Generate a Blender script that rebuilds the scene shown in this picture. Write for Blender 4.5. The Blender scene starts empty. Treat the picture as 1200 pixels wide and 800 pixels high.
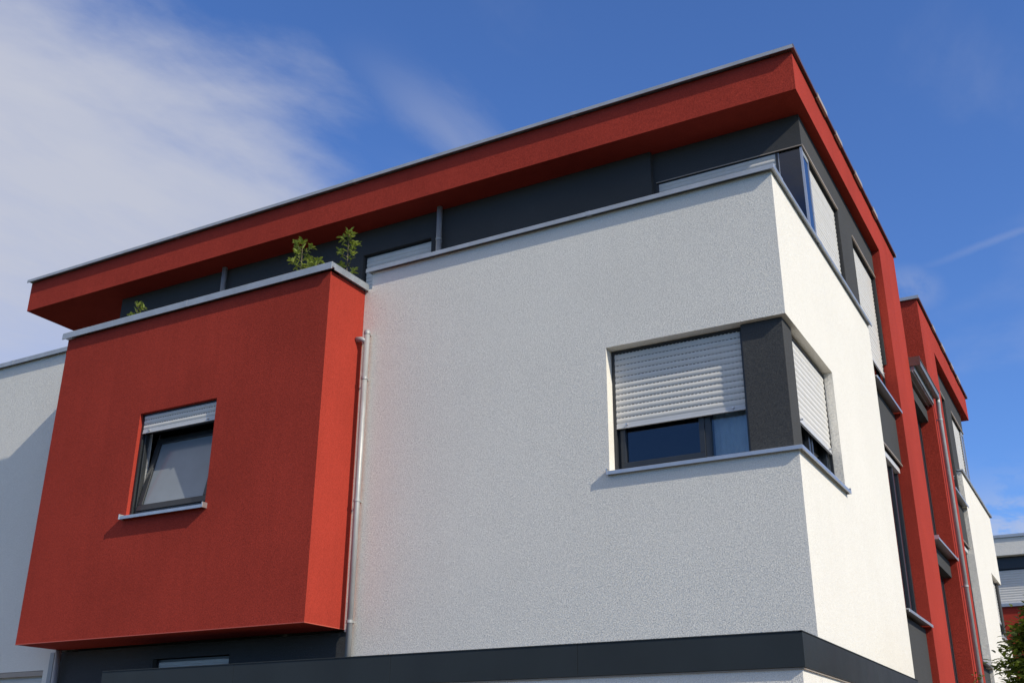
import bpy, bmesh, math, random
from mathutils import Vector, Matrix
random.seed(7)
S = bpy.context.scene
COL = S.collection
R = math.radians

# ------------------------------------------------------------------ camera
F_PX, YAW, PITCH, ROLL = 1248.75, R(-29.206), R(22.275), R(0.2876)
cd = bpy.data.cameras.new('camera'); cam = bpy.data.objects.new('camera', cd); COL.objects.link(cam)
cd.sensor_width = 36; cd.sensor_fit = 'HORIZONTAL'; cd.lens = F_PX / 1200 * 36
cd.clip_start = .1; cd.clip_end = 3000
fw = Vector((math.sin(YAW) * math.cos(PITCH), math.cos(YAW) * math.cos(PITCH), math.sin(PITCH)))
rt = Vector((math.cos(YAW), -math.sin(YAW), 0)); up = rt.cross(fw)
rt2 = rt * math.cos(ROLL) + up * math.sin(ROLL); up2 = -rt * math.sin(ROLL) + up * math.cos(ROLL)
m = Matrix((rt2, up2, -fw)).transposed().to_4x4(); m.translation = Vector((2.5065, -10.3964, 1.6))
cam.matrix_world = m
S.camera = cam

# ------------------------------------------------------------------ light
SUN = Vector((1.42, -.37, 1.0)).normalized()
EL = math.asin(SUN.z); AZ = math.atan2(SUN.x, SUN.y)
ld = bpy.data.lights.new('sun', 'SUN'); ld.energy = 4.1; ld.angle = R(.53); ld.color = (1, .925, .76)
sun = bpy.data.objects.new('sun', ld); COL.objects.link(sun)
sun.rotation_euler = (-SUN).to_track_quat('-Z', 'Y').to_euler()
S.view_settings.view_transform = 'Standard'; S.view_settings.look = 'None'
S.view_settings.exposure = 0; S.view_settings.gamma = 1
S.render.resolution_x = 1024; S.render.resolution_y = 682

W = bpy.data.worlds.new('World'); S.world = W; W.use_nodes = True
nt = W.node_tree; nt.nodes.clear()
def N(t, **k):
    n = nt.nodes.new(t)
    for a, b in k.items(): setattr(n, a, b)
    return n
def L(a, b): nt.links.new(a, b)
def setin(n, i, v):
    if isinstance(v, bpy.types.NodeSocket): L(v, n.inputs[i])
    elif v is not None: n.inputs[i].default_value = v
def M_(op, a, b=None, c=None, clamp=False):
    n = N('ShaderNodeMath', operation=op, use_clamp=clamp)
    setin(n, 0, a); setin(n, 1, b); setin(n, 2, c)
    return n.outputs[0]
def smooth(v, a, b):
    n = N('ShaderNodeMapRange', interpolation_type='SMOOTHSTEP'); setin(n, 0, v); setin(n, 1, a); setin(n, 2, b)
    n.inputs[3].default_value = 0; n.inputs[4].default_value = 1
    return n.outputs[0]
sky = N('ShaderNodeTexSky', sky_type='NISHITA', sun_disc=False, sun_elevation=EL, sun_rotation=AZ)
sky.air_density = 1.0; sky.dust_density = .5; sky.ozone_density = 2.6; sky.altitude = 300
tc = N('ShaderNodeTexCoord'); sp = N('ShaderNodeSeparateXYZ'); L(tc.outputs['Generated'], sp.inputs[0])
zz = M_('MAXIMUM', sp.outputs[2], .06)
px = M_('DIVIDE', sp.outputs[0], zz); py = M_('DIVIDE', sp.outputs[1], zz)     # position on a flat cloud layer
cb = N('ShaderNodeCombineXYZ'); L(px, cb.inputs[0]); L(py, cb.inputs[1])
def noise(scale, detail, rough, stretch=(1, 1, 1), off=(0, 0, 0), dist=0):
    mp = N('ShaderNodeMapping'); mp.inputs['Scale'].default_value = stretch; mp.inputs['Location'].default_value = off
    mp.inputs['Rotation'].default_value = (0, 0, R(12))
    L(cb.outputs[0], mp.inputs[0]); n = N('ShaderNodeTexNoise'); L(mp.outputs[0], n.inputs['Vector'])
    n.inputs['Scale'].default_value = scale; n.inputs['Detail'].default_value = detail
    n.inputs['Roughness'].default_value = rough; n.inputs['Distortion'].default_value = dist
    return n.outputs['Fac']
n1 = noise(1.3, 7, .55, (1.3, .9, 1), (3.1, 1.2, 0), .3); n2 = noise(4.5, 8, .6, (1.8, .7, 1), (7.3, 2.2, 0), .4)
wob = M_('MULTIPLY', M_('SUBTRACT', n1, .5), .9); wob2 = M_('MULTIPLY', M_('SUBTRACT', n2, .5), .22)
pxw = M_('ADD', M_('ADD', px, wob), wob2)
big = M_('MULTIPLY', smooth(pxw, -.94, -1.34), M_('ADD', .66, M_('MULTIPLY', smooth(py, 1.9, 1.1), .34)))
big = M_('MULTIPLY', big, M_('ADD', .80, M_('MULTIPLY', n2, .36)), clamp=True)
big = M_('MULTIPLY', M_('MULTIPLY', big, .95), smooth(py, -2.4, -.6))
# a thin wisp beside the big cloud
d = M_('ABSOLUTE', M_('ADD', M_('ADD', px, .83), M_('MULTIPLY', wob2, .55)))
wisp = M_('MULTIPLY', M_('MULTIPLY', smooth(d, .09, 0), smooth(py, 1.5, 1.3)), M_('MULTIPLY', smooth(py, .95, 1.3), .26))
# contrail, with a faint puff at its end
ln = M_('ADD', M_('ADD', py, M_('MULTIPLY', px, .404)), M_('MULTIPLY', wob2, .18))
ct = M_('MULTIPLY', smooth(M_('ABSOLUTE', M_('SUBTRACT', ln, 2.093)), .03, 0), M_('MULTIPLY', smooth(px, -.30, -.05), .14))
pf = M_('ADD', M_('POWER', M_('DIVIDE', M_('ADD', px, .27), .07), 2), M_('POWER', M_('DIVIDE', M_('SUBTRACT', M_('ADD', py, wob2), 2.30), .14), 2))
puff = M_('MULTIPLY', M_('MULTIPLY', smooth(M_('ADD', pf, M_('MULTIPLY', wob2, 6)), 1.4, -.4), smooth(n2, .36, .62)), .26)
# scattered thin cirrus and a low bank towards the horizon
cir = M_('MULTIPLY', smooth(n1, .54, .8), .15)
low = M_('MULTIPLY', M_('MULTIPLY', smooth(py, 3.6, 5.5), smooth(n2, .35, .6)), .7)
cm = big
# unseen broken cloud overhead and behind the camera, added to whiten ambient light
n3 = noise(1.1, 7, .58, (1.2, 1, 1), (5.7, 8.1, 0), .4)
fill_cloud = M_('MULTIPLY', M_('MULTIPLY', smooth(n3, .36, .56), .92), M_('MULTIPLY', smooth(py, .55, -.1), smooth(py, -2.6, -1.3)))
for o in (wisp, ct, puff, cir, low): cm = M_('MAXIMUM', cm, o)
hsv = N('ShaderNodeHueSaturation'); hsv.inputs['Saturation'].default_value = 1.0; hsv.inputs['Value'].default_value = 1.0
L(sky.outputs[0], hsv.inputs['Color'])
tint = N('ShaderNodeMix', data_type='RGBA', blend_type='MULTIPLY'); tint.inputs['Factor'].default_value = 1
L(hsv.outputs[0], tint.inputs['A']); tint.inputs['B'].default_value = (.86, 1.22, 1.84, 1)
mx = N('ShaderNodeMix', data_type='RGBA'); L(cm, mx.inputs['Factor']); L(tint.outputs['Result'], mx.inputs['A'])
mx.inputs['B'].default_value = (5.5, 5.75, 6.7, 1)
mx2 = N('ShaderNodeMix', data_type='RGBA'); L(fill_cloud, mx2.inputs['Factor']); L(mx.outputs['Result'], mx2.inputs['A']); mx2.inputs['B'].default_value = (6.3, 6.0, 5.7, 1)
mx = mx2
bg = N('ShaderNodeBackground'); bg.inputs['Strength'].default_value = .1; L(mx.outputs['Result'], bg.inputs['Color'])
wo = N('ShaderNodeOutputWorld'); L(bg.outputs[0], wo.inputs['Surface'])

# ------------------------------------------------------------------ materials
def newmat(name):
    global nt
    mt = bpy.data.materials.new(name); mt.use_nodes = True; nt = mt.node_tree
    b = nt.nodes['Principled BSDF']; return mt, b
def tnoise(scale, detail=4, rough=.55, vec=None, stretch=None):
    n = N('ShaderNodeTexNoise'); n.inputs['Scale'].default_value = scale; n.inputs['Detail'].default_value = detail
    n.inputs['Roughness'].default_value = rough
    t = N('ShaderNodeTexCoord').outputs['Object']
    if stretch:
        mp = N('ShaderNodeMapping'); mp.inputs['Scale'].default_value = stretch; L(t, mp.inputs[0]); t = mp.outputs[0]
    L(t, n.inputs['Vector']); return n.outputs['Fac']
def ramp2(fac, c0, c1, p0=.3, p1=.7):
    r = N('ShaderNodeValToRGB'); r.color_ramp.elements[0].position = p0; r.color_ramp.elements[1].position = p1
    r.color_ramp.elements[0].color = (*c0, 1); r.color_ramp.elements[1].color = (*c1, 1); L(fac, r.inputs[0]); return r.outputs[0]
def mul(c, f): return tuple(max(0, x * f) for x in c)
def mixc(a, b, f, mode='MULTIPLY'):
    n = N('ShaderNodeMix', data_type='RGBA', blend_type=mode); setin(n, 'Factor', f); setin(n, 'A', a); setin(n, 'B', b); return n.outputs['Result']
def plaster(name, col, var=.06, grain=75, dist=.0022, speck=.10, rough=.92, streak=0):
    mt, b = newmat(name)
    c = ramp2(tnoise(.55, 5, .6), mul(col, 1 - var), mul(col, 1 + var * .5), .35, .65)
    g = ramp2(tnoise(grain * 1.1, 1, .5), (1 - speck,) * 3, (1, 1, 1), .35, .6)
    c = mixc(c, g, 1.0)
    if streak:
        s = ramp2(tnoise(1.0, 5, .65, stretch=(5, 5, .22)), (1 - streak, 1 - streak, 1 - streak * .9), (1, 1, 1), .3, .55)
        c = mixc(c, s, 1.0)
    L(c, b.inputs['Base Color']); b.inputs['Roughness'].default_value = rough
    b.inputs['Specular IOR Level'].default_value = .12
    # gritty grain: every grain tips the surface a little its own way
    nz = N('ShaderNodeTexNoise'); nz.inputs['Scale'].default_value = grain; nz.inputs['Detail'].default_value = 2; nz.inputs['Roughness'].default_value = .6
    L(N('ShaderNodeTexCoord').outputs['Object'], nz.inputs['Vector'])
    def VM(op, a, b):
        n = N('ShaderNodeVectorMath', operation=op); L(a, n.inputs[0])
        if isinstance(b, bpy.types.NodeSocket): L(b, n.inputs[1])
        elif b is not None: n.inputs[1].default_value = b
        return n.outputs[0]
    k = dist * 200
    v = VM('MULTIPLY', VM('SUBTRACT', nz.outputs['Color'], (.5, .5, .5)), (k, k, k))
    L(VM('NORMALIZE', VM('ADD', v, N('ShaderNodeNewGeometry').outputs['Normal']), None), b.inputs['Normal'])
    return mt
def metal(name, col, rough=.4, metallic=.8, var=.1, scale=6):
    mt, b = newmat(name)
    c = ramp2(tnoise(scale, 6, .6, stretch=(1, 1, .5)), mul(col, 1 - var), mul(col, 1 + var), .3, .7)
    L(c, b.inputs['Base Color']); b.inputs['Metallic'].default_value = metallic; b.inputs['Specular IOR Level'].default_value = .2 if metallic == 0 else .5
    r = N('ShaderNodeMapRange'); L(tnoise(scale * 3, 4), r.inputs[0]); r.inputs[3].default_value = rough * .8; r.inputs[4].default_value = rough * 1.25
    L(r.outputs[0], b.inputs['Roughness'])
    bp = N('ShaderNodeBump'); bp.inputs['Distance'].default_value = .002; bp.inputs['Strength'].default_value = .25; L(tnoise(scale * 1.5, 2), bp.inputs['Height'])
    L(bp.outputs[0], b.inputs['Normal'])
    return mt
def plain(name, col, rough=.5, spec=.5, var=.05, scale=9):
    mt, b = newmat(name)
    L(ramp2(tnoise(scale, 5), mul(col, 1 - var), mul(col, 1 + var)), b.inputs['Base Color'])
    b.inputs['Roughness'].default_value = rough; b.inputs['Specular IOR Level'].default_value = spec
    return mt
def glass(name, tintc=(.45, .5, .55), refl=1.0):
    mt, b = newmat(name); nt.nodes.remove(b)
    out = [n for n in nt.nodes if n.type == 'OUTPUT_MATERIAL'][0]
    tr = N('ShaderNodeBsdfTransparent'); tr.inputs[0].default_value = (*tintc, 1)
    gl = N('ShaderNodeBsdfGlossy'); gl.inputs['Roughness'].default_value = .02; gl.inputs[0].default_value = (.95, .97, 1, 1)
    bp = N('ShaderNodeBump'); bp.inputs['Distance'].default_value = .004; bp.inputs['Strength'].default_value = .3; L(tnoise(1.7, 1), bp.inputs['Height'])
    L(bp.outputs[0], gl.inputs['Normal'])
    fr = N('ShaderNodeFresnel'); fr.inputs[0].default_value = 1.65
    f = M_('MULTIPLY', fr.outputs[0], refl, clamp=True)
    ms = N('ShaderNodeMixShader'); L(f, ms.inputs[0]); L(tr.outputs[0], ms.inputs[1]); L(gl.outputs[0], ms.inputs[2]); L(ms.outputs[0], out.inputs[0])
    return mt
def leafmat(name, a, b_):
    mt, b = newmat(name)
    oi = N('ShaderNodeNewGeometry')
    c = ramp2(oi.outputs['Random Per Island'], a, b_, 0, 1)
    L(c, b.inputs['Base Color']); b.inputs['Roughness'].default_value = .5
    b.inputs['Specular IOR Level'].default_value = .3
    tl = N('ShaderNodeBsdfTranslucent'); L(mixc(c, (1.0, 1.0, .5, 1), 1.0), tl.inputs[0])
    out = [n for n in nt.nodes if n.type == 'OUTPUT_MATERIAL'][0]
    ms = N('ShaderNodeMixShader'); ms.inputs[0].default_value = .35; L(b.outputs[0], ms.inputs[1]); L(tl.outputs[0], ms.inputs[2]); L(ms.outputs[0], out.inputs[0])
    return mt

WHITE = plaster('white_render', (.82, .785, .718), .03, 88, .0052, .16, streak=.015)
RED = plaster('red_render', (.395, .046, .030), .12, 84, .0036, .18, streak=.07)
REDF = plaster('red_fascia_render', (.395, .046, .030), .12, 84, .0036, .18, streak=.07)
CHAR = plaster('charcoal_render', (.068, .069, .071), .08, 88, .0036, .12)
ZINC = metal('zinc_sheet', (.42, .45, .48), .5, .75, .12, 4)
ALU = metal('aluminium', (.52, .53, .55), .42, .8, .08, 8)
PIPE = metal('galvanised_pipe', (.38, .385, .39), .5, .3, .14, 9)
BROWN = metal('brown_flashing', (.16, .10, .085), .45, .5, .15, 5)
BEIGE = plain('beige_trim', (.36, .30, .25), .55)
SLAT = plain('shutter_slat_paint', (.64, .62, .585), .55, .3, .03, 5)
RAIL = plain('shutter_rail_paint', (.57, .57, .58), .45, .5, .03)
FRAME = plain('anthracite_frame', (.025, .028, .032), .35, .5)
BAND = metal('anthracite_sheet', (.030, .036, .039), .45, .0, .12, 1.3)
CLEAR = glass('clear_glass', (.86, .89, .9)); GLASS = glass('window_glass'); GLASSB = glass('dark_window_glass', (.25, .28, .34), 1.3)
CURT = plain('net_curtain', (.86, .83, .79), .9, .1)
ROOM = plain('interior_paint', (.30, .30, .30), .9, .1)
GRAV = plaster('roof_gravel', (.10, .10, .10), .2, 40, .01, .4)
SKYPANE = plain('sky_toned_pane', (.25, .275, .30), .12, .6, .10, 1.6)  # pale sky reflection put into the colour of an opaque grey pane
RUB = plain('black_rubber', (.02, .02, .02), .5)

# ------------------------------------------------------------------ mesh helpers
MAP = None          # optional mapping of authored coordinates (used by the mirrored second house)
class MB:
    def __init__(s): s.v = []; s.f = []
    def add(s, vs, fs):
        n = len(s.v); s.v += [tuple(p) for p in vs]; s.f += [tuple(i + n for i in f) for f in fs]; return s
    def box(s, x0, x1, y0, y1, z0, z1, P=None):
        vs = [(x, y, z) for z in (z0, z1) for y in (y0, y1) for x in (x0, x1)]
        if P: vs = [P(*p) for p in vs]
        return s.add(vs, [(0, 2, 3, 1), (4, 5, 7, 6), (0, 1, 5, 4), (2, 6, 7, 3), (0, 4, 6, 2), (1, 3, 7, 5)])
    def prism(s, prof, a0, a1, P):
        # prof: list of (n, z) ; extruded along u from a0 to a1 ; P(u,n,z)->xyz
        k = len(prof); vs = [P(a0, n, z) for n, z in prof] + [P(a1, n, z) for n, z in prof]
        fs = [(i, (i + 1) % k, k + (i + 1) % k, k + i) for i in range(k)] + [tuple(range(k))[::-1], tuple(range(k, 2 * k))]
        return s.add(vs, fs)
    def tube(s, pts, rads, n=12, cap=True):
        pts = [Vector(p) for p in pts]
        if not isinstance(rads, (list, tuple)): rads = [rads] * len(pts)
        vs = []; fs = []
        for i, p in enumerate(pts):
            t = (pts[min(i + 1, len(pts) - 1)] - pts[max(i - 1, 0)]).normalized()
            a = t.cross(Vector((0.12, .31, 1)) if abs(t.z) < .9 else Vector((1, .1, 0))).normalized(); b = t.cross(a)
            for j in range(n):
                an = 2 * math.pi * j / n; vs.append(p + (a * math.cos(an) + b * math.sin(an)) * rads[i])
        for i in range(len(pts) - 1):
            for j in range(n):
                fs.append((i * n + j, i * n + (j + 1) % n, (i + 1) * n + (j + 1) % n, (i + 1) * n + j))
        if cap: fs += [tuple(range(n))[::-1], tuple(range((len(pts) - 1) * n, len(pts) * n))]
        return s.add(vs, fs)
    def build(s, name, mat, parent=None, bevel=0, smooth_=False, loc=None):
        vs = [Vector(p) for p in s.v]
        off = Vector(loc) if loc is not None else Vector((0, 0, 0))
        if MAP: vs = [MAP(p + off) for p in vs]; off = MAP(off) if loc is not None else Vector((0, 0, 0))
        else: vs = [p + off for p in vs]
        org = parent_world(parent) + Vector((0, 0, 0)) if parent else Vector((0, 0, 0))
        base = off if loc is not None else org
        me = bpy.data.meshes.new(name); me.from_pydata([v - base for v in vs], [], s.f)
        bm = bmesh.new(); bm.from_mesh(me); bmesh.ops.recalc_face_normals(bm, faces=bm.faces); bm.to_mesh(me); bm.free()
        me.materials.append(mat)
        o = bpy.data.objects.new(name, me); COL.objects.link(o)
        if parent: o.parent = parent
        o.location = base - org
        if smooth_:
            for p in me.polygons: p.use_smooth = True
        if bevel:
            bv = o.modifiers.new('bevel', 'BEVEL'); bv.width = bevel; bv.segments = 2; bv.limit_method = 'ANGLE'; bv.angle_limit = R(40)
        return o
def parent_world(o):
    v = Vector((0, 0, 0))
    while o: v = v + Vector(o.location); o = o.parent
    return v
def P_front(y0):
    return lambda u, n, z: (u, y0 - n, z)          # u along x, n outward (-y)
def P_side(x0):
    return lambda u, n, z: (x0 + n, u, z)          # u along y, n outward (+x)
def tag(o, label=None, cat=None, group=None, kind=None):
    if label: o['label'] = label
    if cat: o['category'] = cat
    if group: o['group'] = group
    if kind: o['kind'] = kind
    return o
def thing(name, loc, label, cat, group=None):
    o = bpy.data.objects.new(name, None); o.empty_display_size = .3; COL.objects.link(o); o.location = loc
    return tag(o, label, cat, group)
def holed(mb, u0, u1, z0, z1, holes, n0, n1, P):
    """slab between n0 (back) and n1 (face) with rectangular holes (u0,u1,z0,z1), only boundary faces"""
    us = sorted({u0, u1, *[min(max(h[i], u0), u1) for h in holes for i in (0, 1)]})
    zs = sorted({z0, z1, *[min(max(h[i], z0), z1) for h in holes for i in (2, 3)]})
    def solid(i, j):
        if i < 0 or j < 0 or i >= len(us) - 1 or j >= len(zs) - 1: return False
        cu = (us[i] + us[i + 1]) / 2; cz = (zs[j] + zs[j + 1]) / 2
        return not any(h[0] < cu < h[1] and h[2] < cz < h[3] for h in holes)
    idx = {}; vs = []; fs = []
    def V(i, j, k):
        if (i, j, k) not in idx: idx[(i, j, k)] = len(vs); vs.append(P(us[i], (n0, n1)[k], zs[j]))
        return idx[(i, j, k)]
    for i in range(len(us) - 1):
        for j in range(len(zs) - 1):
            if not solid(i, j): continue
            for k in (0, 1): fs.append((V(i, j, k), V(i + 1, j, k), V(i + 1, j + 1, k), V(i, j + 1, k)))
            for (di, dj, a, b) in ((-1, 0, (i, j), (i, j + 1)), (1, 0, (i + 1, j), (i + 1, j + 1)), (0, -1, (i, j), (i + 1, j)), (0, 1, (i, j + 1), (i + 1, j + 1))):
                if not solid(i + di, j + dj): fs.append((V(*a, 0), V(*b, 0), V(*b, 1), V(*a, 1)))
    return mb.add(vs, fs)

# ---- roller shutter: guide rails (part) with slats, bottom rail and stoppers (sub-parts)
def slat_mb(u0, u1, P, fine=True, pitch=.07):
    mb = MB()
    h = pitch - .0075; w = u1 - u0; c = (u0 + u1) / 2
    prof = []
    K = 5
    for i in range(K + 1):
        a = i / K; prof.append((.0085 * math.sin(math.pi * a) + .001, h * a))
    prof += [(-.004, h), (-.004, 0)]
    mb.prism(prof, u0 - c, u1 - c, lambda u, n, z: Vector(P(u + c, n, z)) - Vector(P(c, 0, 0)))
    # hinge neck with light slots
    if fine:
        k = int(w / .043); step = w / k
        for i in range(k):
            a = u0 - c + i * step
            mb.box(a, a + step * .36, -.003, .0015, h, pitch, lambda u, n, z: Vector(P(u + c, n, z)) - Vector(P(c, 0, 0)))
    else:
        mb.box(u0 - c, u1 - c, -.003, .0005, h, pitch, lambda u, n, z: Vector(P(u + c, n, z)) - Vector(P(c, 0, 0)))
    return mb
def shutter(parent, P, u0, u1, zt, zb, singles=True, rails=True, fine=True, zrail=None, label=None, stops=True, pitch=.07):
    g = MB(); zr = zrail if zrail is not None else zb
    g.box(u0 - .035, u0 - .001, -.02, .012, zr, zt, P); g.box(u1 + .001, u1 + .035, -.02, .012, zr, zt, P)
    g.box(u0 - .035, u1 + .035, -.02, .010, zt, zt + .03, P)
    sh = g.build('roller_shutter', FRAME, parent)
    if label: sh['label'] = label
    c = (u0 + u1) / 2
    n = int(math.ceil((zt - zb - .055) / pitch))
    first = None
    if singles:
        for i in range(n):
            z = zb + .055 + i * pitch
            hh = min(pitch, zt - z)
            if hh < .02: continue
            if first is None:
                first = slat_mb(u0, u1, P, fine, pitch).build('slat', SLAT, sh, loc=P(c, 0, z)); base = first.location.copy()
                z0 = z
            else:
                o = first.copy(); COL.objects.link(o); o.parent = sh
                o.location = base + Vector((random.uniform(-.0008, .0008), random.uniform(-.0008, .0008), z - z0))
    else:
        mb = MB()
        for i in range(n):
            z = zb + .055 + i * pitch; t = slat_mb(u0, u1, P, False, pitch)
            o = Vector(P(c, 0, z)); mb.add([Vector(v) + o for v in t.v], t.f)
        o = mb.build('slats', SLAT, sh); o['kind'] = 'stuff'
    r = MB(); r.box(u0, u1, -.006, .012, zb, zb + .052, P); r.box(u0, u1, -.006, .020, zb - .006, zb + .004, P)
    r.build('bottom_rail', RAIL, sh, bevel=.002)
    if stops:
        for u in (u0 + .13, u1 - .13):
            t = MB(); p0 = Vector(P(u, .012, zb + .028)); p1 = Vector(P(u, .045, zb + .028))
            t.tube([p0, p1], .011, 10); t.build('stopper', ALU, sh, smooth_=False)
    return sh
# ---- window: frame (part) with panes and sashes (sub-parts)
def window(parent, P, u0, u1, z0, z1, splits=(), sashes=(), fw_=.055, gm=None, glass_n=-.03, curtain=(), transom=()):
    g = MB(); gm = gm or GLASS
    g.box(u0, u1, -.06, 0, z0, z0 + fw_, P); g.box(u0, u1, -.06, 0, z1 - fw_, z1, P)
    g.box(u0, u0 + fw_, -.059, -.001, z0 + fw_, z1 - fw_, P); g.box(u1 - fw_, u1, -.059, -.001, z0 + fw_, z1 - fw_, P)
    edges = [u0 + fw_] + [e for s_ in splits for e in (s_ - fw_ * .6, s_ + fw_ * .6)] + [u1 - fw_]
    for s_ in splits: g.box(s_ - fw_ * .6, s_ + fw_ * .6, -.059, -.001, z0 + fw_, z1 - fw_, P)
    fr = g.build('window', FRAME, parent, bevel=.003)
    for i in range(0, len(edges), 2):
        a, b = edges[i], edges[i + 1]; c0, c1 = z0 + fw_, z1 - fw_
        if i // 2 in sashes:
            s = MB(); t = .06
            s.box(a, b, -.045, .012, c0, c0 + t, P); s.box(a, b, -.045, .012, c1 - t, c1, P)
            s.box(a, a + t, -.044, .011, c0 + t, c1 - t, P); s.box(b - t, b, -.044, .011, c0 + t, c1 - t, P)
            s.build('sash', FRAME, fr, bevel=.004)
            a += t; b -= t; c0 += t; c1 -= t
        p = MB(); p.box(a - .004, b + .004, glass_n - .006, glass_n, c0 - .004, c1 + .004, P); p.build('pane', CLEAR if i // 2 in curtain else gm, fr)
        if i // 2 in curtain:
            q = MB(); k = 26; w = (b - a)
            vs = []; 
            for j in range(k + 1):
                u = a + w * j / k; n = -.12 + .012 * math.sin(j * 1.7) + .006 * math.sin(j * .6)
                vs += [P(u, n, c0), P(u, n, c1)]
            q.add(vs, [(2 * j, 2 * j + 2, 2 * j + 3, 2 * j + 1) for j in range(k)]); q.build('curtain', CURT, fr, smooth_=True)
    return fr
def sill(parent, P, u0, u1, z, proj, depth=.2, th=.03, mat=None, end0=True, end1=True, m0=0, m1=0):
    s = MB()
    if m0 or m1:
        P_ = P; um = (u0 + u1) / 2
        P = lambda u, n, z: P_(u + (m1 * n if u > um else m0 * n), n, z)
    s.prism([(-depth, z + .02), (proj, z), (proj, z - th - .012), (proj - .012, z - th - .012), (proj - .012, z - .012), (-depth, z + .006)], u0, u1, P)
    if end0: s.box(u0 - .012, u0 + .004, -depth, proj + .004, z - th - .012, z + .028, P)
    if end1: s.box(u1 - .004, u1 + .012, -depth, proj + .004, z - th - .012, z + .028, P)
    return s.build('window_sill', mat or ALU, parent, bevel=.002)
def coping_run(parent, P, u0, u1, n0, n1, z0, z1, seg=3.0, mat=None, start=0.0):
    """metal capping in lengths with narrow joints; n1 = outer edge"""
    us = [u0]; u = u0 + (start or seg)
    while u < u1 - .4: us.append(u); u += seg
    us.append(u1)
    for a, b in zip(us, us[1:]):
        m_ = MB(); m_.prism([(n0, z0 + .03), (n0, z1 - .004), (n1 - .004, z1), (n1, z1 - .006), (n1 + .004, z0), (n1 - .01, z0), (n1 - .014, z0 + .03)], a + (.002 if a > u0 else 0), b - (.002 if b < u1 else 0), P)
        m_.build('coping', mat or ZINC, parent, bevel=.0015)
        if b < u1:
            j = MB(); j.prism([(n0, z1 - .004), (n0, z1 + .001), (n1 - .004, z1 + .0025), (n1 + .0025, z1 - .004), (n1 + .0045, z0 + .004), (n1 + .002, z0 + .004)], b - .03, b + .03, P)
            j.build('joint_cover', mat or ZINC, parent)
def downpipe(parent, pts, r=.04, rings=(), ringdir=None, mat=None):
    t = MB(); t.tube(pts, r, 20); o = t.build('downpipe', mat or PIPE, parent, smooth_=True)
    for z in rings:
        x, y = pts[-1][0], pts[-1][1]
        for p in pts:
            if p[2] >= z: x, y = p[0], p[1]
        q = MB(); q.tube([(x, y, z - .016), (x, y, z + .016)], r + .007, 20)
        if ringdir: q.box(min(x, x + ringdir[0]) - .006, max(x, x + ringdir[0]) + .006, min(y, y + ringdir[1]) - .006, max(y, y + ringdir[1]) + .006, z - .01, z + .01)
        q.build('pipe_clip', PIPE, o)
    return o

# ------------------------------------------------------------------ ground
g = MB(); g.box(-600, 600, -600, 600, -.4, 0); gm_ = plaster('grass_ground', (.055, .07, .03), .3, 30, .02, .4)
tag(g.build('ground', gm_), kind='structure')
g = MB(); g.box(-60, 5.5, -3.4, -.9, 0, .05); g.box(.3, 5.5, -.9, 40, 0, .05)
tag(g.build('pavement', plaster('concrete_paving', (.24, .21, .17), .15, 40, .004, .2)), kind='structure')
g = MB(); g.box(-60, 60, -12, -3.6, -.3, .006)
tag(g.build('road', plaster('asphalt', (.05, .05, .05), .15, 50, .005, .3)), kind='structure')
g = MB(); g.box(-60, 60, -3.6, -3.4, -.3, .12)
tag(g.build('kerb', plaster('kerb_stone', (.35, .34, .33), .1, 40, .004, .2), bevel=.015), kind='structure')

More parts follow.
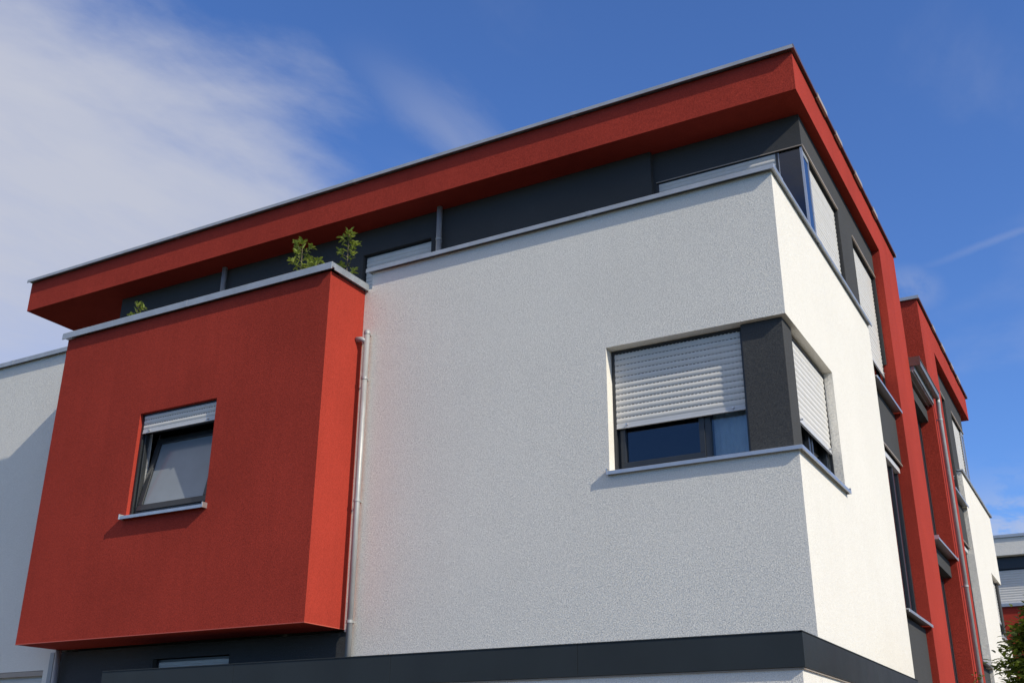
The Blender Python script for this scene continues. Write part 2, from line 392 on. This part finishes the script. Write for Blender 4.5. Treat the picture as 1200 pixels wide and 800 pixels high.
# ------------------------------------------------------------------ a terraced house (second one is the mirror image)
YB = 8.6            # party wall line
def house_core(h, singles):
    PF = P_front; PS = P_side
    # --- white volume: front wall, side wall
    w = MB()
    holed(w, -5.46, 0, 2.55, 7.90, [(-2.075, .1, 4.70, 6.16)], -.30, 0, PF(0))
    w.build('front_wall', WHITE, h)
    w = MB()
    holed(w, .301, 5.03, 0, 7.90, [(.2, 2.03, 4.70, 6.16)], -.30, 0, PS(0))
    w.box(-.30, 0, 0.0, .3005, 0, 2.55)
    w.build('side_wall', WHITE, h)
    # --- corner window: column, shutters, frames, sills
    c = MB(); c.box(-.515, -.06, .075, .43, 4.695, 6.159); c.build('corner_column', CHAR, h, bevel=.006)
    window(h, PF(.20), -2.07, -.5, 4.72, 6.16, splits=(-1.0,), sashes=(0,), curtain=(1,))
    window(h, PS(-.16), .43, 2.03, 4.72, 6.16, splits=(1.2,), sashes=(0, 1))
    shutter(h, PF(.155), -2.035, -.55, 6.125, 5.225, True if singles else False, fine=singles, zrail=4.74)
    shutter(h, PS(-.115), .47, 1.995, 6.11, 5.14, singles, fine=False, zrail=4.74)
    sill(h, PF(0), -2.085, -.0005, 4.70, .052, .15, end1=False, m1=1)
    sill(h, PS(0), .0005, 2.05, 4.70, .052, .15, end0=False, m0=-1)
    # --- parapet coping
    coping_run(h, PF(0), -5.53, .05, -.32, .066, 7.885, 7.945, 3.3)
    coping_run(h, PS(0), .321, 5.06, -.094, .045, 7.885, 7.945, 3.0, start=1.74)
    cc = MB(); cc.box(-.094, .045, -.065, .3205, 7.905, 7.944)
    cc.box(.035, .0495, -.066, .3205, 7.885, 7.940); cc.build('coping', ZINC, h)
    # --- terrace storey behind the parapet
    t = MB(); t.box(-15.0, -.301, .301, 2.16, 6.5, 6.7); t.build('terrace_floor', GRAV, h)
    t = MB()
    holed(t, -13.05, -2.24, 6.7, 10.028, [(-7.34, -6.0, 6.9, 9.58)], -.30, 0, PF(2.17))
    t.build('terrace_wall', CHAR, h)
    t = MB()
    holed(t, -2.239, -.10, 6.7, 10.029, [(-2.2, .1, 6.9, 9.54)], -.30, 0, PF(2.26))
    holed(t, 2.561, 6.955, 7.94, 10.029, [(2.2, 4.27, 7.95, 9.53), (5.2, 6.93, 7.94, 9.53)], -.30, 0, PS(-.10))
    t.build('terrace_wall', CHAR, h)
    q = MB(); q.box(-2.2, -.085, 2.25, 2.262, 9.53, 9.543); q.box(-.105, -.085, 2.262, 4.27, 9.518, 9.54)
    q.box(-.105, -.085, 5.2, 6.93, 9.515, 9.535); q.build('lintel_trim', BEIGE, h)
    # head boxes under the lintels
    q = MB(); q.box(-.30, -.15, 2.60, 4.27, 9.49, 9.529); q.build('shutter_box', FRAME, h)
    q = MB(); q.box(-.30, -.15, 5.2, 6.93, 9.49, 9.529); q.build('shutter_box', FRAME, h)
    shutter(h, PF(2.285), -2.165, -.47, 9.515, 7.3, singles, fine=False, stops=False)
    window(h, PF(2.42), -2.2, -.45, 6.9, 9.53, splits=(-1.3,))
    shutter(h, PF(2.25), -7.31, -6.03, 9.55, 7.3, singles, fine=False, stops=False)
    window(h, PF(2.34), -7.34, -6.0, 6.9, 9.58, splits=(-6.7,))
    # glazed corner
    fr = MB(); fr.box(-.135, -.105, 2.275, 2.305, 7.0, 9.52); fr.box(-.135, -.112, 2.60, 2.64, 7.95, 9.50)
    fr.box(-.45, -.425, 2.285, 2.32, 7.0, 9.52); k = fr.build('corner_window', ALU, h)
    p = MB(); p.box(-.425, -.135, 2.288, 2.296, 7.0, 9.52); p.build('pane', GLASSB, k)
    p = MB(); p.box(-.126, -.118, 2.305, 2.60, 7.95, 9.43); p.build('pane', GLASSB, k)
    p = MB(); p.box(-.14, -.112, 2.305, 2.60, 9.43, 9.52); p.build('head_panel', plain('grey_panel', (.3, .32, .34), .5), k)
    shutter(h, PS(-.155), 2.66, 4.22, 9.485, 7.96, singles, fine=False, stops=False)
    shutter(h, PS(-.165), 5.235, 6.885, 9.485, 7.70, singles, fine=False, zrail=7.1)
    window(h, PS(-.22), 5.05, 6.955, 7.1, 9.5, splits=(6.0,), gm=GLASSB)
    # --- side recess beside the white volume
    t = MB(); t.box(-.4, -.085, 5.031, 6.955, 6.22, 7.06); t.build('spandrel_panel', CHAR, h)
    t = MB(); t.box(-.4, -.07, 5.031, 6.955, 0, 3.70); t.build('spandrel_panel', CHAR, h)
    t = MB(); t.box(-.4, -.10, 5.031, 5.2, 7.1, 7.939); t.box(-.4,-.3,5.031,6.955,7.0601,7.0999); t.build('recess_jamb', CHAR, h)
    q = MB(); q.box(-.09, -.068, 5.031, 6.955, 6.205, 6.222); q.build('lintel_trim', BEIGE, h)
    sill(h, PS(0), 5.035, 6.953, 7.11, .04, .24, end0=False, end1=False)
    sill(h, PS(0), 5.035, 6.953, 3.75, .05, .24, end0=False, end1=False)
    window(h, PS(-.155), 5.031, 6.955, 3.74, 6.22, splits=(5.95, 6.45), gm=GLASSB, fw_=.075)
    sh = MB(); sh.box(-.19, -.12, 5.05, 6.93, 6.09, 6.18); sh.build('bottom_rail', RAIL, h, bevel=.004)
    # --- red roof frame: fascia / roof slab, side pillar
    t = MB(); t.box(-15.15, .03, 1.67, YB, 10.03, 10.632); t.build('roof_slab', REDF, h)
    t = MB(); t.box(-3.2, .03, 6.962, YB, 0, 10.03); t.build('side_pillar', REDF, h)
    coping_run(h, PF(1.67), -15.2, .075, -.3, .08, 10.625, 10.687, 4.0)
    PSx = PS(.03)
    coping_run(h, PSx, 1.975, YB, -.3, .045, 10.625, 10.687, 50, mat=BROWN)
    cc = MB(); cc.box(-14.9, .078, YB + .001, YB + .05, 10.6255, 10.692); cc.build('coping', ZINC, h)
    cc = MB(); cc.box(-.26, .072, 1.5915, 1.975, 10.633, 10.685); cc.box(.072, .0785, 1.587, 1.975, 10.625, 10.683); cc.build('coping', BROWN, h)
    for i, u in enumerate((2.86, 3.95, 5.25, 6.6)):
        j = MB(); j.prism([(.02, 10.61), (.02, 10.692), (.053, 10.695), (.056, 10.612)], u, u + (.55, .4, .5, .35)[i], PSx); j.build('joint_cover', BEIGE, h)
    # --- hidden body of the house
    t = MB(); t.box(-15.0, -3.2, 8.3, YB - .002, 0, 10.029); t.box(-15.0, -14.7, .301, 8.3, 0, 6.5); t.box(-13.05, -12.8, 2.4705, 8.3, 6.5, 10.029)
    t.build('rear_wall', WHITE, h)
    t = MB(); t.box(-14.7, -.301, .301, 8.3, 3.1, 3.3); t.box(-14.7, -.41, 2.161, 8.3, 6.45, 6.69); t.build('floor_slab', ROOM, h)

# ---------------- house one
H = thing('house', (0, 0, 0), 'nearest white rendered house with red box bay, red roof frame and corner window', 'house', 'modern terraced houses')
house_core(H, True)
w = MB()
holed(w, -15.3, -10.505, 0, 7.90, [(-12.9, -10.80, 1.0, 2.97)], -.30, 0, P_front(0))
w.box(-5.569, -5.4605, 0, .3, 3.2, 7.66); w.box(-10.505, -5.575, .0, .25, 7.1, 7.3); w.build('front_wall', WHITE, H)
coping_run(H, P_front(0), -15.35, -10.56, -.32, .062, 7.88, 7.96, 2.6)
shutter(H, P_front(.08), -12.86, -10.84, 2.90, 1.3, False, fine=False, stops=False)
q = MB(); q.box(-12.9, -10.80, .0, .06, 2.90, 2.965); q.build('shutter_box', BEIGE, H)
w = MB(); holed(w, -10.505, -5.4605, 0, 3.199, [(-8.70, -7.37, 1.0, 3.03)], -.30, 0, P_front(.02)); w.build('shaded_wall', CHAR, H)
shutter(H, P_front(.10), -8.66, -7.41, 2.99, 1.2, False, fine=False, stops=False)
# red box bay
w = MB()
holed(w, -10.50, -5.57, 3.225, 7.64, [(-8.725, -7.32, 4.775, 6.20)], -.2, 0, P_front(-.74))
w.box(-5.77, -5.57, -.5395, -.001, 3.225, 7.64); w.box(-10.50, -10.30, -.5395, -.001, 3.225, 7.64)
w.box(-10.2995, -5.7705, -.5395, -.001, 3.2255, 3.40)
bay = w.build('box_bay', RED, H)
w = MB(); w.box(-10.299, -5.771, -.539, -.002, 7.15, 7.3); w.build('bay_roof', GRAV, bay)
w = MB(); w.box(-10.503, -5.567, -.7435, -.728, 3.222, 3.232); w.box(-5.58, -5.567, -.728, -.002, 3.222, 3.232); w.build('drip_edge', plain('red_bead_highlight', (.5, .09, .06), .6), bay)  # lighter red puts the sunlit edge highlight into the bead's colour
PB = P_front(-.74)
coping_run(H, PB, -10.57, -5.51, -.20, .062, 7.635, 7.735, 2.5)
coping_run(H, P_side(-5.57), -.74, -.003, -.20, .06, 7.635, 7.735, 5)
# red bay window with the sash tilted inwards
PW = P_front(-.645)
g = MB(); a, b, z0, z1, t = -8.72, -7.325, 4.785, 6.195, .06
g.box(a, b, -.06, 0, z0, z0 + t, PW); g.box(a, b, -.06, 0, 5.93, z1, PW); g.box(a, a + t, -.059, -.001, z0 + t, z1 - t, PW); g.box(b - t, b, -.059, -.001, z0 + t, z1 - t, PW)
win = g.build('window', FRAME, H, bevel=.004)
ang = R(11.5)
def tilt(P0, zh):
    def P(u, n, z):
        dz = z - zh; return P0(u, n * math.cos(ang) - dz * math.sin(ang), zh + dz * math.cos(ang) + n * math.sin(ang))
    return P
PT = tilt(PW, z0 + t)
g = MB(); a2, b2, c0, c1, t2 = a + t + .01, b - t - .01, z0 + t + .005, 5.925, .085
g.box(a2, b2, -.05, .015, c0, c0 + t2, PT); g.box(a2, b2, -.05, .015, c1 - t2, c1, PT); g.box(a2, a2 + t2, -.049, .014, c0 + t2, c1 - t2, PT); g.box(b2 - t2, b2, -.049, .014, c0 + t2, c1 - t2, PT)
g.build('sash', FRAME, win, bevel=.006)
g = MB(); g.box(a2 + t2 - .004, b2 - t2 + .004, -.02, -.014, c0 + t2 - .004, c1 - t2 + .004, PT); g.build('pane', SKYPANE, win)
g = MB(); g.box(a2 + t2, b2 - t2, -.06, -.056, c0 + t2 + .001, c1 - t2 - .001, PT); g.build('pale_backing', CURT, win)  # pale sheet added behind the pane to brighten its look
g = MB(); g.box(a + t - .018, a + t + .004, -.09, -.07, z0 + .1, z1 - .08, PW); g.tube([PW(a + t, -.10, z0 + .15), PW(a + t, -.24, z1 - .22)], .008, 8); g.build('tilt_stay', ALU, win)
g = MB(); g.box(a, a + .012, -.16, -.062, z0 + .03, z1 - .03, PW); g.build('reveal_lining', plain('white_lining', (.75, .75, .75), .4), win)
shutter(H, P_front(-.675), -8.685, -7.355, 6.17, 5.925, True, fine=True, zrail=4.80)
sill(H, PB, -8.755, -7.29, 4.765, .08, .1)
# roof edge of the ground-floor extension (dark sheet panels)
w = MB(); w.box(-8.75, -.001, -.66, -.001, 0, 2.515); w.build('extension_wall', WHITE, H, bevel=.004)
for a, b in ((-8.785, -6.6), (-6.597, -4.383), (-4.38, -2.17), (-2.167, .035)):
    w = MB(); w.box(a, b, -.70, -.664, 2.513, 2.812); w.box(a, b, -.706, -.5, 2.8125, 2.824); w.build('roof_edge_panel', BAND, H, bevel=.002)
w = MB(); w.box(-8.785, .034, -.6635, -.002, 2.62, 2.80); w.build('extension_roof', BAND, H)
for a, b in ((-.663, 2.4), (2.403, 5.02)):
    w = MB(); w.box(.001, .035, a, b, 2.513, 2.812); w.box(.001, .041, a - (.043 if a < 0 else 0), b, 2.8125, 2.8235); w.build('roof_edge_panel', BAND, H, bevel=.002)
w = MB(); w.box(-8.74, .02, -.68, -.658, 2.498, 2.512); w.box(.0, .022, -.657, 5.02, 2.498, 2.512); w.build('edge_trim', BEIGE, H)
# rainwater pipes
dp = downpipe(H, [(-5.43, -.085, 7.02), (-5.43, -.085, 2.5)], .037, (6.98, 6.35, 4.75, 3.3), (0, .08))
q = MB(); q.tube([(-5.43, -.085, 6.86), (-5.50, -.11, 6.90), (-5.565, -.13, 6.90)], .035, 14); q.build('pipe_branch', PIPE, dp, smooth_=True)
downpipe(H, [(-5.80, 2.08, 10.03), (-5.80, 2.08, 6.7)], .045, (9.45,), (0, .08))
downpipe(H, [(-10.36, 2.08, 10.03), (-10.36, 2.08, 6.7)], .045, (9.3,), (0, .08))
downpipe(H, [(-10.45, -.07, 3.22), (-10.45, -.07, 0)], .042, (2.2,), (0, .08))
w = MB(); w.box(-10.68, -10.60, -.02, -.001, 0, 3.2); w.build('corner_strip', plain('grey_strip', (.33, .34, .35), .5), H)

# ---------------- house two: mirror image beyond the stair bay
YC = 9.68; XO = .04
MAP = lambda p: Vector((p[0] + XO, 2 * YC - p[1], p[2]))
H2 = thing('house', (0, 2 * YC, 0), 'second house behind, mirror image with red pillar, partly hidden by nearer red pillar', 'house', 'modern terraced houses')
house_core(H2, False)
w = MB(); holed(w, -15.3, -5.461, 0, 7.90, [], -.30, 0, P_front(0)); w.box(-5.46, -.31, .0, .3, 0, 2.549); w.build('front_wall', WHITE, H2)
MAP = None
Y2 = 2 * YC - YB   # 10.76
# stair bay between the houses
B = thing('stair_bay', (-.8, 9.68, 0), 'narrow dark glazed stair bay with projecting metal roof between the two red pillars', 'stairwell')
w = MB(); w.box(-2.8, -.34, YB + .003, Y2 - .003, 0, 8.25); w.build('bay_body', CHAR, B)
w = MB(); w.box(-.34, -.05, YB + .004, Y2 - .004, 8.03, 8.26); w.build('spandrel_panel', CHAR, B)
w = MB(); w.box(-.34, -.05, YB + .004, Y2 - .004, 5.04, 5.33); w.build('spandrel_panel', CHAR, B)
w = MB(); w.box(-1.2, .13, YB + .03, 10.84, 8.50, 8.56); w.build('canopy_roof', metal('dark_sheet', (.20, .20, .19), .5, .5), B, bevel=.004)
w = MB(); w.box(-.9, .10, YB + .035, Y2 - .01, 8.36, 8.4995); w.build('canopy_soffit', metal('grey_sheet', (.26, .27, .26), .5, .5), B)
w = MB(); w.box(-.02, .0, YB + .035, Y2 - .01, 8.33, 8.36); w.box(.06,.075, YB + .035, Y2 - .01, 8.34, 8.36); w.build('soffit_rail', ALU, B)
w = MB(); w.box(.131, .20, YB + .03, 10.90, 8.485, 8.60); w.box(.12, .215, YB + .03, 10.90, 8.601, 8.612); w.build('gutter', metal('weathered_zinc', (.24, .25, .25), .5, .6), B, bevel=.006)
w = MB(); w.box(.0, .22, YB + .012, YB + .029, 8.45, 8.62); w.build('gutter_end', BROWN, B)
PBs = P_side(-.2)
window(B, PBs, YB + .005, Y2 - .005, 5.40, 8.03, splits=(9.3, 10.0, 10.5), gm=GLASSB)
window(B, PBs, YB + .005, Y2 - .005, .3, 5.04, splits=(9.3, 10.0, 10.5), gm=GLASSB)
sill(B, P_side(0), YB + .01, 10.84, 5.385, .10, .24)
downpipe(B, [(.165, 10.86, 8.50), (.165, 10.86, 8.42), (.145, 10.95, 8.25), (.145, 10.97, .1)], .042, (8.1, 4.9, 2.2), (-.08, 0))

# ---------------- third house at the right edge, across the way
T = thing('house', (1.5, 34, 0), 'far house at right edge with white parapet band, dark strip and grey shutters', 'house', 'modern terraced houses')
w = MB(); holed(w, -8, 9, 0, 7.60, [(-6.5, -4.5, 3.5, 5.5), (2, 5, 3.5, 5.5)], -.3, 0, P_front(34.0)); w.build('red_wall', RED, T)
w = MB(); w.box(-8, 9, 34.302, 44, 0, 10.1); w.build('house_body', CHAR, T)
w = MB(); w.box(-8.2, 9.2, 33.7, 44.1, 9.45, 10.12); w.build('roof_band', WHITE, T, bevel=.01)
coping_run(T, P_front(33.7), -8.25, 9.25, -.3, .06, 10.11, 10.22, 4)
w = MB(); w.box(-8, 9, 34.05, 34.3, 9.0, 9.449); w.build('dark_strip', FRAME, T)
for a in (-7.6, -4.6, -1.55, 1.5, 4.5):
    shutter(T, P_front(34.12), a, a + 2.9, 8.95, 7.75, False, fine=False, stops=False, pitch=.09)
w = MB(); w.box(-8, 9, 33.9, 34.3, 7.605, 7.72); w.build('window_sill', ZINC, T)
for a, b in ((-6.5, -4.5), (2, 5)):
    window(T, P_front(34.1), a, b, 3.5, 5.5, splits=((a + b) / 2,))

# ------------------------------------------------------------------ plants
LEAF1 = leafmat('laurel_leaf', (.15, .20, .04), (.34, .40, .10))
LEAF2 = leafmat('maple_leaf', (.04, .065, .015), (.15, .20, .04))
STEM = plain('bark', (.10, .08, .05), .8)
def leaf(mb, p, d, up_, ln_, w_):
    d = d.normalized(); s = d.cross(up_)
    s = s.normalized() if s.length > 1e-3 else Vector((1, 0, 0)); n = s.cross(d)
    q = [p, p + d * ln_ * .35 + s * w_ * .5 + n * ln_ * .04, p + d * ln_ * .75 + s * w_ * .42 + n * ln_ * .0, p + d * ln_ - n * ln_ * .12,
         p + d * ln_ * .75 - s * w_ * .42, p + d * ln_ * .35 - s * w_ * .5 + n * ln_ * .04, p + d * ln_ * .4 - n * ln_ * .02, p + d * ln_ * .75 - n * ln_ * .05]
    mb.add(q, [(0, 1, 6), (1, 2, 7, 6), (2, 3, 7), (3, 4, 7), (4, 5, 6, 7), (5, 0, 6)])
def whorl(mb, p, axis, n, ln_, w_, rnd):
    a = axis.normalized(); s = a.cross(Vector((.3, .2, 1)) if abs(a.z) < .9 else Vector((1, 0, 0))).normalized(); t = a.cross(s)
    for i in range(n):
        an = i * 2.4 + rnd.random() * .5; el = rnd.uniform(.15, 1.15) 
        d = (s * math.cos(an) + t * math.sin(an)) * math.cos(el) + a * math.sin(el)
        leaf(mb, p + a * rnd.uniform(-.03, .03), d, a, ln_ * rnd.uniform(.75, 1.15), w_ * rnd.uniform(.8, 1.15))
def shrub(loc, height, spread, label, seed, tips, group=None, lean=(0, 0)):
    rnd = random.Random(seed)
    t = thing('shrub', loc, label, 'shrub', group)
    st = MB(); fo = MB(); o = Vector(loc)
    top = o + Vector((lean[0], lean[1], height * .93))
    mid = o.lerp(top, .5) + Vector((rnd.uniform(-.03, .03), rnd.uniform(-.03, .03), 0))
    st.tube([o, mid, top], [.012, .009, .005], 8)
    whorl(fo, top, Vector((0, 0, 1)), 11, .10, .042, rnd)
    for (f, az, l) in tips:
        b = o.lerp(mid, f * 2) if f < .5 else mid.lerp(top, f * 2 - 1)
        e = b + Vector((math.cos(az) * l * .85, math.sin(az) * l * .85, l * .7))
        st.tube([b, b.lerp(e, .5) + Vector((0, 0, -.015)), e], [.006, .005, .003], 6)
        whorl(fo, e, e - b + Vector((0, 0, l)), 9, .09, .040, rnd)
        whorl(fo, b.lerp(e, .55), e - b, 4, .085, .03, rnd)
    for k in range(5): 
        whorl(fo, mid.lerp(top, .2 + .16 * k), Vector((0, 0, 1)), 3, .10, .034, rnd)
    st.build('stem', STEM, t, smooth_=True)
    f = fo.build('foliage', LEAF1, t); f['kind'] = 'stuff'
    return t
grp = 'shrubs growing behind the red bay coping'
shrub((-6.33, -.40, 7.3), 1.17, .3, 'bushy green shrub above red bay, left of the tallest one, short side shoot', 3,
      [(.62, 0.2, .13), (.66, 3.3, .16), (.76, 1.6, .13), (.72, 4.9, .14), (.84, .3, .13), (.86, 2.9, .13), (.55, 5.6, .12), (.9, 4.2, .1)], grp, (-.06, 0))
shrub((-5.84, -.13, 7.3), 1.30, .3, 'tallest green shrub at the front corner of the red bay coping', 5,
      [(.55, 3.0, .13), (.60, 5.9, .16), (.72, 3.2, .14), (.76, .2, .14), (.84, 1.7, .11), (.9, 3.4, .10), (.9, 6.0, .1), (.5, 1, .1)], grp, (.03, 0))
shrub((-6.0, -.50, 7.3), .72, .2, 'low green sprig between the two bushy shrubs on the red bay', 8, [(.8, .1, .10), (.8, 3.1, .12), (.85, 4.5, .06)], grp)
shrub((-9.42, -.50, 7.3), .80, .2, 'small spiky green sprig at the left part of the red bay coping', 11, [(.72, 3.2, .10), (.86, .2, .10), (.7, .3, .06)], grp, (.04, 0))

shrub((-13.22, .62, 6.7), 1.42, .2, 'bare tip of a shrub showing above the white parapet at the left edge', 14, [(.8, 3.1, .10)], None, (0, 0))

def tree(name, loc, base_h, height, rad, nclump, label, seed, cat, leafn=16, ls=.075, mat=None, trunk_r=.05):
    rnd = random.Random(seed); t = thing(name, loc, label, cat)
    o = Vector(loc); tr = MB(); cr = MB()
    tr.tube([o, o + Vector((.02, .03, base_h)), o + Vector((-.03, .02, height * .8))], [trunk_r, trunk_r * .75, trunk_r * .25], 10)
    cz = (base_h + height) / 2; hz = (height - base_h) / 2
    for i in range(nclump):
        while True:
            v = Vector((rnd.uniform(-1, 1), rnd.uniform(-1, 1), rnd.uniform(-1, 1)))
            if .25 < v.length < 1: break
        v = v * (1 + .18 * math.sin(5 * v.x + seed) * math.cos(4 * v.y)) if rnd.random() < .8 else v
        c = o + Vector((v.x * rad, v.y * rad, cz + v.z * hz))
        root = o + Vector((0, 0, max(base_h * .8, cz + v.z * hz - rad * .6)))
        if i % 3 == 0: tr.tube([root, root.lerp(c, .5) + Vector((0, 0, .05)), c], [trunk_r * .25, trunk_r * .16, .004], 5)
        ax = (c - o - Vector((0, 0, cz * .8))).normalized()
        for j in range(leafn):
            p = c + Vector((rnd.gauss(0, .07), rnd.gauss(0, .07), rnd.gauss(0, .045))) * (rad / .8) ** .3
            an = rnd.random() * 6.28; d = Vector((math.cos(an), math.sin(an), rnd.uniform(-.5, .45))) + ax * .5
            leaf(cr, p, d, Vector((rnd.uniform(-.3, .3), rnd.uniform(-.3, .3), 1)), ls * rnd.uniform(.6, 1.25), ls * .42)
    tr.build('trunk', STEM, t, smooth_=True)
    c = cr.build('crown', mat or LEAF2, t); c['kind'] = 'stuff'
    return t
tree('tree', (2.15, 4.2, 0.0), 1.3, 3.78, 1.02, 950, 'small leafy tree at the bottom right corner in front of the far house', 21, 'tree', 34, .11)
tree('shrub', (.36, 8.0, 0.0), .8, 3.14, .22, 70, 'slender green shrub, only its tip showing at the foot of the red pillars', 31, 'shrub', 12, .08, trunk_r=.02)
